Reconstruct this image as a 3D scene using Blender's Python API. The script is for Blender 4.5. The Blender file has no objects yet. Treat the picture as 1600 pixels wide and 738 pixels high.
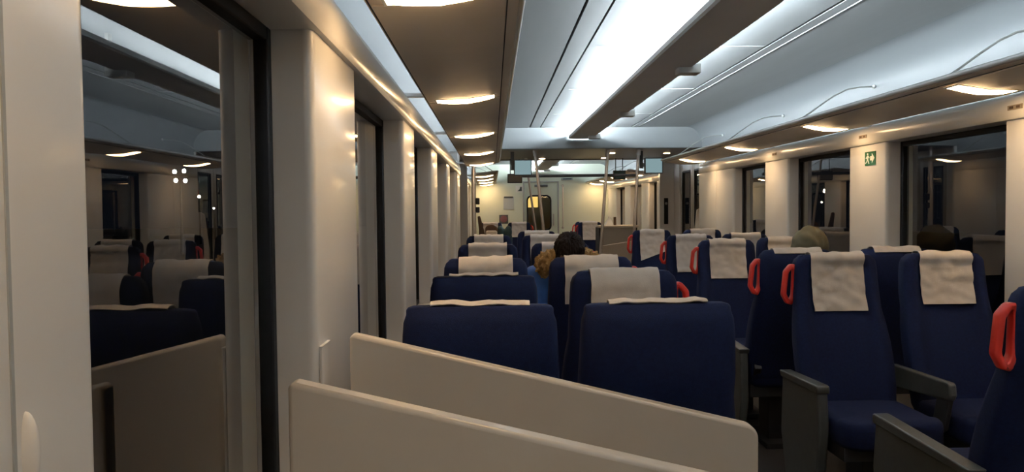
import bpy, math, random
from mathutils import Vector, Matrix, noise
random.seed(7)
PI = math.pi
S = bpy.context.scene
COL = S.collection
EYE = 1.36
CX = 1.04                      # lateral centre line of the carriage

# ------------------------------------------------------------------ materials
MATS = {}
def mat(name, col, rough=0.5, var=0.06, scale=6.0, bump=0.0, bscale=200.0, metal=0.0, spec=0.5, stretch=(1, 1, 1), coat=0.0):
    if name in MATS:
        return MATS[name]
    m = bpy.data.materials.new(name); m.use_nodes = True
    nt = m.node_tree; b = nt.nodes['Principled BSDF']
    b.inputs['Roughness'].default_value = rough
    b.inputs['Metallic'].default_value = metal
    b.inputs['Specular IOR Level'].default_value = spec
    b.inputs['Coat Weight'].default_value = coat
    b.inputs['Coat Roughness'].default_value = 0.12
    tc = nt.nodes.new('ShaderNodeTexCoord')
    mp = nt.nodes.new('ShaderNodeMapping'); mp.inputs['Scale'].default_value = stretch
    nt.links.new(tc.outputs['Object'], mp.inputs['Vector'])
    n = nt.nodes.new('ShaderNodeTexNoise'); n.inputs['Scale'].default_value = scale; n.inputs['Detail'].default_value = 3
    nt.links.new(mp.outputs['Vector'], n.inputs['Vector'])
    r = nt.nodes.new('ShaderNodeValToRGB')
    r.color_ramp.elements[0].position = 0.3; r.color_ramp.elements[1].position = 0.7
    r.color_ramp.elements[0].color = (*[c * (1 - var) for c in col], 1)
    r.color_ramp.elements[1].color = (*[min(1, c * (1 + var)) for c in col], 1)
    nt.links.new(n.outputs['Fac'], r.inputs['Fac'])
    nt.links.new(r.outputs['Color'], b.inputs['Base Color'])
    if bump > 0:
        n2 = nt.nodes.new('ShaderNodeTexNoise'); n2.inputs['Scale'].default_value = bscale; n2.inputs['Detail'].default_value = 2
        nt.links.new(mp.outputs['Vector'], n2.inputs['Vector'])
        bp = nt.nodes.new('ShaderNodeBump'); bp.inputs['Strength'].default_value = bump; bp.inputs['Distance'].default_value = 0.002
        nt.links.new(n2.outputs['Fac'], bp.inputs['Height'])
        nt.links.new(bp.outputs['Normal'], b.inputs['Normal'])
    MATS[name] = m
    return m

def emit(name, col, strength):
    m = bpy.data.materials.new(name); m.use_nodes = True
    nt = m.node_tree; nt.nodes.clear()
    e = nt.nodes.new('ShaderNodeEmission'); e.inputs['Color'].default_value = (*col, 1); e.inputs['Strength'].default_value = strength
    o = nt.nodes.new('ShaderNodeOutputMaterial'); nt.links.new(e.outputs[0], o.inputs['Surface'])
    MATS[name] = m
    return m

def glass(name, ior, tint):
    m = bpy.data.materials.new(name); m.use_nodes = True
    nt = m.node_tree; nt.nodes.clear()
    t = nt.nodes.new('ShaderNodeBsdfTransparent'); t.inputs['Color'].default_value = (*tint, 1)
    g = nt.nodes.new('ShaderNodeBsdfGlossy'); g.inputs['Roughness'].default_value = 0.0
    g.inputs['Color'].default_value = (1, 1, 1, 1)
    f0 = nt.nodes.new('ShaderNodeFresnel'); f0.inputs['IOR'].default_value = ior
    # the pane's four glass faces reflect once each: counted on the face that is met first
    ge = nt.nodes.new('ShaderNodeNewGeometry'); fs = nt.nodes.new('ShaderNodeMath'); fs.operation = 'SUBTRACT'; fs.inputs[0].default_value = 1.0
    nt.links.new(ge.outputs['Backfacing'], fs.inputs[1])
    f1 = nt.nodes.new('ShaderNodeMath'); f1.operation = 'MULTIPLY'; f1.inputs[1].default_value = 1.7; f1.use_clamp = True
    nt.links.new(f0.outputs[0], f1.inputs[0])
    f = nt.nodes.new('ShaderNodeMath'); f.operation = 'MULTIPLY'
    nt.links.new(f1.outputs[0], f.inputs[0]); nt.links.new(fs.outputs[0], f.inputs[1])
    mx = nt.nodes.new('ShaderNodeMixShader'); o = nt.nodes.new('ShaderNodeOutputMaterial')
    nt.links.new(f.outputs[0], mx.inputs[0]); nt.links.new(t.outputs[0], mx.inputs[1]); nt.links.new(g.outputs[0], mx.inputs[2])
    nt.links.new(mx.outputs[0], o.inputs['Surface'])
    MATS[name] = m
    return m

M_wall = mat('cream laminate wall', (.79, .785, .765), .30, .02, 3, spec=.5, coat=.35)
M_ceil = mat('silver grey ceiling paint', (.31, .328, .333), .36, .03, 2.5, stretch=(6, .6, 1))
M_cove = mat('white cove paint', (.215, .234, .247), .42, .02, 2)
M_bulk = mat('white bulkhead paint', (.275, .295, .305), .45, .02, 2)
M_black = mat('black rubber', (.006, .006, .007), .6, .1, 20, spec=.2)
M_gap = mat('dark ceiling gap', (.01, .01, .013), .8, .1, 20)
M_floor = mat('dark speckled floor vinyl', (.045, .038, .034), .5, .35, 180)
M_rack = mat('warm grey rack panel', (.72, .66, .58), .45, .04, 4, bump=.12, bscale=420)
M_edge = mat('pale metal edge', (.78, .80, .80), .25, .02, 5, metal=.2)
M_steel = mat('brushed steel', (.60, .56, .52), .30, .04, 30, metal=.85, stretch=(1, 1, .1))
M_dsteel = mat('dark painted metal', (.07, .07, .07), .45, .08, 20)
M_beam = mat('grey light beam paint', (.70, .69, .67), .45, .03, 3)
M_seat = mat('dark blue woven seat fabric', (.0032, .0072, .031), .85, .22, 90, bump=.5, bscale=700, spec=.2)
M_cloth = mat('off white paper headrest cloth', (.62, .58, .54), .85, .05, 25, bump=.35, bscale=320, spec=.15)
M_cloth2 = mat('white clean headrest cloth', (.70, .68, .67), .85, .05, 25, bump=.35, bscale=320, spec=.15)
M_red = mat('glossy red plastic', (.62, .035, .022), .35, .06, 15)
M_arm = mat('charcoal grey armrest plastic', (.055, .057, .052), .42, .1, 30, bump=.15, bscale=300)
M_ped = mat('black pedestal plastic', (.016, .016, .018), .6, .1, 20)
M_part = mat('cream partition laminate', (.66, .60, .52), .38, .03, 5, coat=.15)
M_pedge = mat('rounded partition edge', (.68, .60, .50), .3, .02, 6, coat=.3)
M_green = mat('green sign face', (.008, .10, .032), .5, .05, 10)
M_white = mat('white sign print', (.85, .85, .80), .5, .02, 10)
M_paper = mat('white paper notice', (.48, .53, .56), .7, .03, 30)
M_ink = mat('dark grey print', (.06, .07, .07), .6, .1, 60)
M_pink = mat('dull red sticker', (.20, .07, .07), .6, .15, 40)
M_grey = mat('plain grey plastic', (.35, .36, .35), .5, .05, 10)
M_end = mat('pale greenish end wall', (.74, .80, .68), .4, .02, 3)
M_vest = mat('brown grey vestibule ceiling', (.20, .18, .16), .35, .05, 4)
M_door = mat('grey beige door leaf', (.40, .37, .32), .4, .04, 4)
M_dgreen = mat('dark green sign box', (.012, .05, .035), .4, .1, 10)
M_skin = mat('skin', (.32, .17, .11), .5, .08, 20)
M_hair = mat('dark brown hair', (.010, .006, .005), .75, .4, 90, bump=.8, bscale=220, stretch=(1, 1, .15), spec=.15)
M_bluecoat = mat('bright blue coat', (.012, .075, .27), .7, .12, 14, bump=.3, bscale=60)
M_fur = mat('tan fur trim', (.34, .20, .075), .9, .35, 40, bump=.9, bscale=160)
M_olive = mat('olive green hood', (.066, .054, .024), .85, .12, 25, bump=.4, bscale=80)
M_trous = mat('dark trousers', (.02, .02, .025), .8, .1, 20)
M_shoe = mat('black shoe leather', (.012, .011, .01), .4, .1, 20)
M_teal = mat('dark teal cloth', (.02, .05, .055), .8, .15, 20)
M_brown = mat('brown leather', (.09, .05, .025), .5, .15, 20)
M_night = mat('night ground', (.01, .01, .011), .9, .2, 2)
M_seatno = mat('small grey plate', (.33, .27, .2), .5, .05, 40)
M_tube = emit('cool white tube light', (.84, .94, 1.0), 230.0)
M_read = emit('warm reading light diffuser', (1.0, .64, .32), 46.0)
M_spot = emit('warm spot lamp', (1.0, .70, .45), 18.0)
M_next = emit('warm lamp in the next car', (1.0, .60, .17), 1.6)
M_screen = emit('dull cyan screen reflection glow', (.30, .44, .47), .75)  # faint emission stands in for the reflection on the blank displays
M_flood = emit('white flood lamp', (1.0, .97, .92), 45.0)
M_street = emit('street lamp bulb', (1.0, .85, .68), 70.0)
M_glass = glass('dark window pane', 1.5, (.93, .96, .95))
M_dglass = glass('door pane', 1.4, (.8, .85, .83))

# ------------------------------------------------------------------ mesh helpers
class MB:
    def __init__(s): s.v = []; s.f = []
    def add(s, vs, fs):
        b = len(s.v); s.v += [tuple(p) for p in vs]; s.f += [tuple(i + b for i in q) for q in fs]; return s
    def box(s, x0, x1, y0, y1, z0, z1):
        x0, x1 = sorted((x0, x1)); y0, y1 = sorted((y0, y1)); z0, z1 = sorted((z0, z1))
        vs = [(x, y, z) for x in (x0, x1) for y in (y0, y1) for z in (z0, z1)]
        return s.add(vs, [(0, 1, 3, 2), (4, 6, 7, 5), (0, 4, 5, 1), (2, 3, 7, 6), (0, 2, 6, 4), (1, 5, 7, 3)])
    def prism(s, poly, ax, a0, a1):
        """poly: 2-D points; ax: the axis it is extruded along (x: (y,z), y: (x,z), z: (x,y))"""
        n = len(poly)
        def P(p, a):
            return {'x': (a, p[0], p[1]), 'y': (p[0], a, p[1]), 'z': (p[0], p[1], a)}[ax]
        area = sum(poly[i][0] * poly[(i + 1) % n][1] - poly[(i + 1) % n][0] * poly[i][1] for i in range(n))
        flip = (area < 0) != (ax == 'y')
        vs = [P(p, a0) for p in poly] + [P(p, a1) for p in poly]
        fs = [tuple(range(n - 1, -1, -1)), tuple(range(n, 2 * n))] + [(i, (i + 1) % n, n + (i + 1) % n, n + i) for i in range(n)]
        if a1 < a0: flip = not flip
        if flip: fs = [tuple(reversed(q)) for q in fs]
        return s.add(vs, fs)
    def tube(s, pts, r, n=12):
        pts = [Vector(p) for p in pts]; R = r if isinstance(r, (list, tuple)) else [r] * len(pts)
        vs = []; fs = []; up = None
        for i, p in enumerate(pts):
            d = (pts[min(i + 1, len(pts) - 1)] - pts[max(i - 1, 0)]).normalized()
            if up is None:
                up = Vector((0, 0, 1)) if abs(d.z) < .9 else Vector((1, 0, 0))
            a = d.cross(up).normalized(); b = a.cross(d).normalized(); up = b
            for k in range(n):
                t = 2 * PI * k / n
                vs.append(p + (a * math.cos(t) + b * math.sin(t)) * R[i])
        for i in range(len(pts) - 1):
            for k in range(n):
                fs.append((i * n + k, i * n + (k + 1) % n, (i + 1) * n + (k + 1) % n, (i + 1) * n + k))
        fs.append(tuple(range(n - 1, -1, -1))); fs.append(tuple(range((len(pts) - 1) * n, len(pts) * n)))
        fs = [tuple(reversed(q)) for q in fs]
        return s.add(vs, fs)
    def ell(s, c, r, rot=None, nu=20, nv=12):
        vs = []; fs = []; c = Vector(c)
        for i in range(nv + 1):
            ph = PI * i / nv
            for k in range(nu):
                t = 2 * PI * k / nu
                p = Vector((r[0] * math.sin(ph) * math.cos(t), r[1] * math.sin(ph) * math.sin(t), -r[2] * math.cos(ph)))
                if rot: p = rot @ p
                vs.append(c + p)
        for i in range(nv):
            for k in range(nu):
                a, b, d, e = i * nu + k, i * nu + (k + 1) % nu, (i + 1) * nu + (k + 1) % nu, (i + 1) * nu + k
                if i == 0: fs.append((a, d, e))
                elif i == nv - 1: fs.append((a, b, e))
                else: fs.append((a, b, d, e))
        return s.add(vs, fs)
    def cap(s, a, b, ra, rb, n=14):
        """tapered capsule"""
        a = Vector(a); b = Vector(b); d = (b - a)
        L = d.length; d = d / L if L > 1e-9 else Vector((0, 0, 1))
        pts = []; R = []
        for i in range(5):
            t = PI / 2 * (1 - i / 4); pts.append(a - d * ra * math.sin(t)); R.append(max(ra * math.cos(t), ra * .02))
        for i in range(5):
            t = PI / 2 * i / 4; pts.append(b + d * rb * math.sin(t)); R.append(max(rb * math.cos(t), rb * .02))
        return s.tube(pts, R, n)
    def chain(s, pts, rs, n=14):
        for i in range(len(pts) - 1): s.cap(pts[i], pts[i + 1], rs[i], rs[i + 1], n)
        return s
    def mesh(s, name, smooth=35):
        me = bpy.data.meshes.new(name); me.from_pydata(s.v, [], s.f); me.validate(); me.update()
        if smooth:
            me.shade_smooth(); me.set_sharp_from_angle(angle=math.radians(smooth))
        return me
    def build(s, name, m, parent=None, bevel=0, seg=2, smooth=35, local=False):
        """vertices are world coordinates unless local; a child's are stored relative to its top-level Empty"""
        if parent is not None and not local:
            o0 = base_of(parent); s.v = [(x - o0[0], y - o0[1], z - o0[2]) for x, y, z in s.v]
        me = s.mesh(name, smooth); me.materials.append(m)
        o = bpy.data.objects.new(name, me); COL.objects.link(o)
        if parent is not None: o.parent = parent
        if bevel:
            md = o.modifiers.new('edge', 'BEVEL'); md.width = bevel; md.segments = seg; md.limit_method = 'ANGLE'; md.angle_limit = math.radians(40)
        return o

def base_of(o):
    p = Vector((0, 0, 0))
    while o is not None:
        p = p + o.location; o = o.parent
    return p
def tag(o, label, cat, group=None):
    o['label'] = label; o['category'] = cat
    if group: o['group'] = group
    return o
def thing(name, label, cat, loc=(0, 0, 0), group=None, rz=0):
    o = bpy.data.objects.new(name, None); COL.objects.link(o); o.empty_display_size = .05
    o.location = loc; o.rotation_euler = (0, 0, rz)
    return tag(o, label, cat, group)
def struct(o):
    o['kind'] = 'structure'; return o
def sempty(name, loc=(0, 0, 0)):
    o = bpy.data.objects.new(name, None); COL.objects.link(o); o.location = loc
    return struct(o)
def recenter(o):
    """put a one-mesh thing's origin at the middle of its base"""
    vs = o.data.vertices
    lo = [min(v.co[i] for v in vs) for i in range(3)]; hi = [max(v.co[i] for v in vs) for i in range(3)]
    c = Vector(((lo[0] + hi[0]) / 2, (lo[1] + hi[1]) / 2, lo[2]))
    o.data.transform(Matrix.Translation(-c)); o.location = c
    return o
def mirx(side, x): return x if side == 'left' else 2 * CX - x
def rpoly(x0, x1, y0, y1, r, corners='all', n=6):
    """rounded rectangle in 2-D, counter-clockwise"""
    out = []
    for nm, cx, cy, a0 in (('ll', x0 + r, y0 + r, PI), ('lr', x1 - r, y0 + r, 1.5 * PI), ('ur', x1 - r, y1 - r, 0), ('ul', x0 + r, y1 - r, .5 * PI)):
        if corners == 'all' or nm in corners:
            out += [(cx + r * math.cos(a0 + .5 * PI * k / n), cy + r * math.sin(a0 + .5 * PI * k / n)) for k in range(n + 1)]
        else:
            out.append({'ll': (x0, y0), 'lr': (x1, y0), 'ur': (x1, y1), 'ul': (x0, y1)}[nm])
    return out

# ------------------------------------------------------------------ the setting
SILL, HEAD = .76, 1.757
ZC = 2.312
def cove_pts():
    pts = [(-.56, HEAD), (-.395, HEAD), (-.378, HEAD + .004), (-.369, HEAD + .018), (-.371, 1.845), (-.378, 1.868), (-.392, 1.885), (-.405, 1.90), (-.56, 1.90)]
    return pts
def cove_top():
    pts = [(-.56, 1.90), (-.405, 1.90), (-.408, 2.0), (-.405, 2.10)]
    for k in range(1, 11):
        t = .5 * PI * k / 10
        pts.append((-.215 - .19 * math.cos(t), 2.10 + .212 * math.sin(t)))
    pts += [(-.215, 2.38), (-.56, 2.38)]
    return pts

def side_wall(name, side, y0, y1, wins, tall=()):
    """wall with window openings; wins: (ya, yb) list. Piers between have rounded reveal edges."""
    mb = MB()
    def px(poly): return [(mirx(side, x), y) for x, y in poly]
    lo = [(-.56, 0), (-.385, 0), (-.385, SILL - .05), (-.39, SILL - .012), (-.405, SILL), (-.56, SILL - .0)]
    mb.prism(px(lo), 'y', y0, y1)
    edges = [y0] + [e for w in wins for e in w] + [y1]
    for i in range(0, len(edges), 2):
        a, b = edges[i], edges[i + 1]
        r = .022
        poly = rpoly(-.56, -.39, a, b, r, ('lr', 'ur'), 7)
        mb.prism(px(poly), 'z', SILL - .01, HEAD + .02)
    mb.prism(px(cove_pts()), 'y', y0, y1)
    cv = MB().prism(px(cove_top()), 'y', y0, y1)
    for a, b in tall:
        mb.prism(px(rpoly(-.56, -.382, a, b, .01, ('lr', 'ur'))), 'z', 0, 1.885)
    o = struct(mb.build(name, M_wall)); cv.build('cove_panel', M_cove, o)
    return o

WN = [0]
def window(side, a, b):
    WN[0] += 1
    xg0, xg1 = -.506, -.494
    w = MB()
    g = .030
    X = lambda x: mirx(side, x)
    for ya, yb, za, zb in ((a, a + g, SILL, HEAD), (b - g, b, SILL, HEAD), (a + g, b - g, SILL, SILL + g), (a + g, b - g, HEAD - g, HEAD)):
        w.box(X(-.52), X(-.478), ya, yb, za, zb)
    root = struct(w.build('window_%d' % WN[0], M_black, bevel=.004))
    p = MB().box(X(xg0), X(xg1), a + g - .008, b - g + .008, SILL + g - .008, HEAD - g + .008)
    p.build('window_pane', M_glass, root, smooth=0)

YB, YF = -2.4, 9.07            # the saloon
Y2A, Y2B = 11.2, 16.4          # the saloon beyond the vestibule
LW = [(-2.2, -1.1), (-.75, .20), (.765, 1.70), (2.23, 3.42), (3.9, 4.95), (5.5, 6.6), (7.1, 8.07)]
RW = [(-2.2, -1.1), (-.6, .5), (1.0, 1.75), (2.15, 3.18), (3.655, 4.765), (5.27, 6.37), (6.92, 7.82)]
LW2 = [(11.5, 12.1), (12.7, 13.75), (14.3, 15.3)]
RW2 = [(11.5, 12.1), (12.7, 13.75), (14.3, 15.3)]
side_wall('wall_left', 'left', YB, YF, LW, [(8.3, YF)])
side_wall('wall_right', 'right', YB, YF, RW, [(8.42, YF)])
side_wall('wall_left.001', 'left', Y2A, Y2B, LW2)
side_wall('wall_right.001', 'right', Y2A, Y2B, RW2)
for s_, ws in (('left', LW), ('right', RW), ('left', LW2), ('right', RW2)):
    for a, b in ws: window(s_, a, b)

struct(MB().box(-.7, 2.78, YB - .1, 19.2, -.06, 0).build('floor', M_floor))
struct(MB().box(-.56, 2.64, YB - .06, YB, 0, 2.38).build('wall_rear', M_wall))

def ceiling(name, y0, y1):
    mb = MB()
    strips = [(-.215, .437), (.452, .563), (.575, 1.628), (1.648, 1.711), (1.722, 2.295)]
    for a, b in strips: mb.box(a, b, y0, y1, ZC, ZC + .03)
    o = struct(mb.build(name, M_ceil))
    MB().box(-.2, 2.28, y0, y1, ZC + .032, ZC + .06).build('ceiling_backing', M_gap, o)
    j = MB()
    for k in range(int((y1 - y0) / 1.6)):
        y = y0 + .55 + 1.6 * k
        j.box(.62, .93, y - .004, y + .004, ZC - .0025, ZC + .002).box(1.2, 1.628, y - .004, y + .004, ZC - .0025, ZC + .002)
    j.build('panel_joint', M_edge, o)
    MB().box(1.7165, 1.7195, y0, y1, ZC - .003, ZC + .02).build('trim_strip', M_edge, o)
    return o
ceiling('ceiling', YB, YF)
ceiling('ceiling.001', Y2A, Y2B)

def bulkhead(name, y, t, m):
    # rounded lower edge
    zb = 2.063
    poly = [(y, 2.38), (y, zb + .02), (y + .006, zb + .006), (y + .02, zb), (y + t - .02, zb), (y + t - .006, zb + .006), (y + t, zb + .02), (y + t, 2.38)]
    return struct(MB().prism(poly, 'x', -.56, 2.64).build(name, m))
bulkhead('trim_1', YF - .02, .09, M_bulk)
bulkhead('trim_2', Y2A - .07, .09, M_vest)
struct(MB().box(-.62, 2.70, YF + .07, Y2A - .07, 2.075, 2.12).build('ceiling.002', M_vest))

# vestibule side walls, door recesses and return pillars
for s_ in ('left', 'right'):
    X = lambda x: mirx(s_, x)
    mb = MB()
    xa, xb = -.57, -.66
    mb.box(X(xa), X(xb), YF, 9.55, 0, 2.08); mb.box(X(xa), X(xb), 10.85, Y2A, 0, 2.08); mb.box(X(xa), X(xb), 9.55, 10.85, 1.98, 2.08)
    mb.box(X(-.36), X(-.57), Y2A - .05, Y2A + .02, 0, 2.075)      # the return at the far side
    mb.box(X(-.385), X(-.57), YF, YF + .05, 0, 2.075)
    struct(mb.build('wall_vestibule_' + s_, M_wall, bevel=.006))
    d = sempty('door_%d' % (2 if s_ == 'right' else 3), (X(-.60), 10.2, 0))
    for a, b in ((9.56, 10.195), (10.205, 10.84)):
        f = MB()
        f.box(X(-.59), X(-.625), a, a + .10, 0, 1.98).box(X(-.59), X(-.625), b - .10, b, 0, 1.98)
        f.box(X(-.59), X(-.625), a + .10, b - .10, 0, .35).box(X(-.59), X(-.625), a + .10, b - .10, 1.86, 1.98)
        lf = f.build('door_leaf', M_door, d, bevel=.008)
        MB().box(X(-.604), X(-.612), a + .095, b - .095, .345, 1.865).build('door_pane', M_dglass, d, smooth=0)
        rim = MB()
        for q in ((a + .095, a + .115, .35, 1.86), (b - .115, b - .095, .35, 1.86), (a + .115, b - .115, .35, .37), (a + .115, b - .115, 1.84, 1.86)):
            rim.box(X(-.585), X(-.60), *q)
        rim.build('door_seal', M_black, d)

# far end wall with its door
ew = MB()
DX0, DX1, DZ = .68, 1.39, 1.92
ew.box(-.56, DX0, Y2B, Y2B + .08, 0, 2.38).box(DX1, 2.64, Y2B, Y2B + .08, 0, 2.38).box(DX0, DX1, Y2B, Y2B + .08, DZ, 2.38)
struct(ew.build('wall_front', M_end))
d = sempty('door_1', (CX, Y2B, 0))
leaf = MB()
wx0, wx1, wz0, wz1 = .76, 1.23, .92, 1.625
def ring_prism(mb, outer, inner, ax, a0, a1):
    n = len(outer)
    def P(p, a): return {'x': (a, p[0], p[1]), 'y': (p[0], a, p[1]), 'z': (p[0], p[1], a)}[ax]
    vs = [P(p, a) for a in (a0, a1) for q in (outer, inner) for p in q]
    fs = []
    for i in range(n):
        j = (i + 1) % n
        o0, o1, i0, i1 = i, j, n + i, n + j
        O0, O1, I0, I1 = 2 * n + i, 2 * n + j, 3 * n + i, 3 * n + j
        fs += [(o0, o1, i1, i0), (O0, I0, I1, O1), (o0, O0, O1, o1), (i0, i1, I1, I0)]
    return mb.add(vs, fs)
inner = rpoly(wx0, wx1, wz0, wz1, .09, 'all', 6)
outer = rpoly(DX0 + .001, DX1 - .001, .004, DZ - .001, .004, 'all', 6)
ring_prism(leaf, outer, inner, 'y', Y2B + .012, Y2B + .05)
leaf.build('door_leaf', M_end, d)
fr = MB(); ring_prism(fr, rpoly(wx0 - .03, wx1 + .03, wz0 - .03, wz1 + .03, .11, 'all', 6), inner, 'y', Y2B - .004, Y2B + .03); fr.build('window_seal', M_black, d)
pp = MB(); pp.prism(inner, 'y', Y2B + .024, Y2B + .032); pp.build('door_pane', M_dglass, d, smooth=0)
jm = MB()
for q in ((DX0 - .03, DX0, 0, DZ + .03), (DX1, DX1 + .03, 0, DZ + .03), (DX0, DX1, DZ, DZ + .03)): jm.box(q[0], q[1], Y2B - .018, Y2B + .01, q[2], q[3])
jm.build('door_frame', M_grey, d, bevel=.004)
MB().box(.90, 1.18, Y2B - .05, Y2B + .012, 1.83, 1.875).build('door_closer', M_dsteel, d, bevel=.006)
MB().tube([(1.30, Y2B - .04, 1.0), (1.30, Y2B - .04, 1.25)], .012).box(1.29, 1.31, Y2B - .04, Y2B + .012, 1.01, 1.03).box(1.29, 1.31, Y2B - .04, Y2B + .012, 1.22, 1.24).build('handle', M_steel, d)
# the next car seen through the door pane
nc = MB(); nc.box(.3, .36, Y2B + .1, 19.0, 0, 2.2).box(1.72, 1.78, Y2B + .1, 19.0, 0, 2.2).box(.3, 1.78, 19.0, 19.06, 0, 2.2).box(.3, 1.78, Y2B + .1, 19.06, 2.2, 2.25)
struct(nc.build('wall_next_car', M_wall))
t = thing('corridor_lamp', 'warm yellow lamp on the wall seen through the end door window', 'lamp', (.96, 18.98, 1.40))
MB().box(.80, 1.12, 18.96, 18.985, 1.40, 1.66).build('diffuser', M_next, t, bevel=.01)
MB().box(.78, 1.14, 18.984, 19.0, 1.38, 1.68).build('housing', M_grey, t)

# outside at night
struct(MB().box(-90, 40, -30, 120, -1.2, -1.1).build('ground', M_night))
def mast(name, label, X, Y, ztop, lamps, r, m, cat='lamp post', grp=None):
    t = thing(name, label, cat, (X, Y, -1.1), grp)
    MB().tube([(X, Y, -1.1), (X, Y, ztop)], [.09, .05], 10).build('post', M_black, t)
    hd = MB(); xs = [l[0] for l in lamps]; hd.box(X + min(xs) - .1, X + max(xs) + .1, Y - .06, Y + .06, ztop - .05, ztop + .05); hd.build('crossarm', M_black, t)
    for dx, dz in lamps:
        b = MB().box(X + dx - r * 1.25, X + dx + r * 1.25, Y - .12, Y + .10, ztop + dz - r * 1.2, ztop + dz + r * 1.2).build('lamp_housing', M_black, t)
        MB().ell((X + dx, Y - .13, ztop + dz), (r, .05, r), nu=12, nv=8).build('bulb', m, t)
def dirpt(px, py, Y): return ((px - 770) / 1200 * Y, Y, EYE + (327 - py) / 1200 * Y)
x, y, z = dirpt(289, 271, 46)
mast('floodlight_mast', 'mast with four white floodlights outside beyond the dark window', x, y, z, [(-.28, .26), (.28, .30), (-.22, -.26), (.34, -.28)], .115, M_flood)
for px, py, Y, r, lab in ((401, 303, 40, .12, 'bright street lamp outside seen beside the black window edge'),
                          (318, 303, 60, .10, 'street lamp outside seen where the mirrored pier begins'),
                          (340, 321, 70, .07, 'faint low street lamp outside, first of a pair'),
                          (380, 321, 74, .07, 'faint low street lamp outside, second of a pair')):
    x, y, z = dirpt(px, py, Y)
    mast('street_lamp', lab, x, y, z, [(0, 0)], r, M_street)

# ------------------------------------------------------------------ ceiling lights
def ceiling_light(label, y0, y1):
    t = thing('ceiling_light', label, 'ceiling light', (CX, (y0 + y1) / 2, 2.18))
    zb = 2.178
    poly = [(.912, zb), (1.168, zb), (1.178, zb + .010), (1.178, zb + .037), (1.170, zb + .037), (1.168, zb + .008), (.912, zb + .008), (.910, zb + .037), (.902, zb + .037), (.902, zb + .010)]
    MB().prism(poly, 'y', y0, y1).build('light_beam', M_beam, t)
    for k in range(int((y1 - y0) / 2.08) + 1):
        yy = y0 + .3 + 2.08 * k
        if yy < y1: MB().box(1.03, 1.05, yy - .02, yy + .02, zb + .007, ZC + .02).build('ceiling_bracket', M_beam, t)
    n = max(1, round((y1 - y0) / 1.25)); L = (y1 - y0) / n
    for x in (.985, 1.095):
        for k in range(n):
            MB().tube([(x, y0 + L * k + .03, zb + .054), (x, y0 + L * (k + 1) - .03, zb + .054)], .013, 10).build('tube', M_tube, t)
    y = y0 + (.67 if y0 < 0 else .8)
    while y < y1:
        MB().box(1.095, 1.225, y - .05, y + .05, zb - .034, zb + .022).build('hanger', M_beam, t, bevel=.006)
        y += 2.08
    return t
ceiling_light('long grey light beam with white glow, hanging over the near aisle', YB + .02, YF - .04)
ceiling_light('short grey light beam with white glow beyond the poles', Y2A + .05, Y2B - .03)

# ------------------------------------------------------------------ luggage racks with reading lights
def under(x):
    pts = [(-.305, 1.868), (-.12, 1.872), (.04, 1.898), (.075, 1.905)]
    for (a, za), (b, zb) in zip(pts, pts[1:]):
        if x <= b: return za + (zb - za) * (x - a) / (b - a)
    return pts[-1][1]
def rack(side, label, y0, y1, lights, stays):
    X = lambda x: mirx(side, x)
    t = thing('luggage_rack', label, 'luggage rack', (X(-.12), (y0 + y1) / 2, 1.85))
    pr = [(-.305, 1.868), (-.12, 1.872), (.04, 1.898), (.075, 1.905), (.075, 1.93), (.03, 1.93), (-.12, 1.905), (-.305, 1.90)]
    MB().prism([(X(x), z) for x, z in pr], 'y', y0, y1).build('shelf', M_rack, t)
    MB().tube([(X(.082), y0, 1.919), (X(.082), y1, 1.919)], .0125, 12).build('front_rail', M_edge, t)
    ys = [y0] + [l for l in lights if y0 < l < y1] + [y1]
    for a, b in zip(ys, ys[1:]):
        a2, b2 = a + (.065 if a != y0 else .005), b - (.065 if b != y1 else .005)
        if b2 - a2 < .1: continue
        xs = [-.295, -.2, -.12, -.05, .0, .04]
        poly = [(X(x), under(x) + .001) for x in xs] + [(X(x), under(x) - .005) for x in reversed(xs)]
        MB().prism(poly, 'y', a2, b2).build('underside_panel', M_rack, t, bevel=.0015, seg=1)
    for xx, nm in ((.044, 'panel_seam'), (-.299, 'panel_seam')):
        MB().prism([(X(xx - .002), under(xx - .002) + .001), (X(xx + .002), under(xx + .002) + .001), (X(xx + .002), under(xx + .002) - .0012), (X(xx - .002), under(xx - .002) - .0012)], 'y', y0 + .005, y1 - .005).build(nm, M_gap, t)
    for l in lights:
        for yy in (l - .075,):
            MB().box(X(-.300), X(-.42), yy - .012, yy + .012, 1.872, 1.892).build('wall_bracket', M_edge, t, bevel=.004)
    for yy in stays:
        pts = [(.078, 1.925), (.02, 1.965), (-.06, 2.022), (-.14, 2.075), (-.22, 2.112), (-.30, 2.126), (-.40, 2.13)]
        sb = MB().tube([(X(x), yy, z) for x, z in pts], .0052, 8)
        st = sb.build('stay', M_grey, t)
        kb = MB().ell((X(-.396), yy, 2.13), (.014, .018, .014), nu=10, nv=6); k = kb.build('stay_knob', M_edge, st)
    return t
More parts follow.
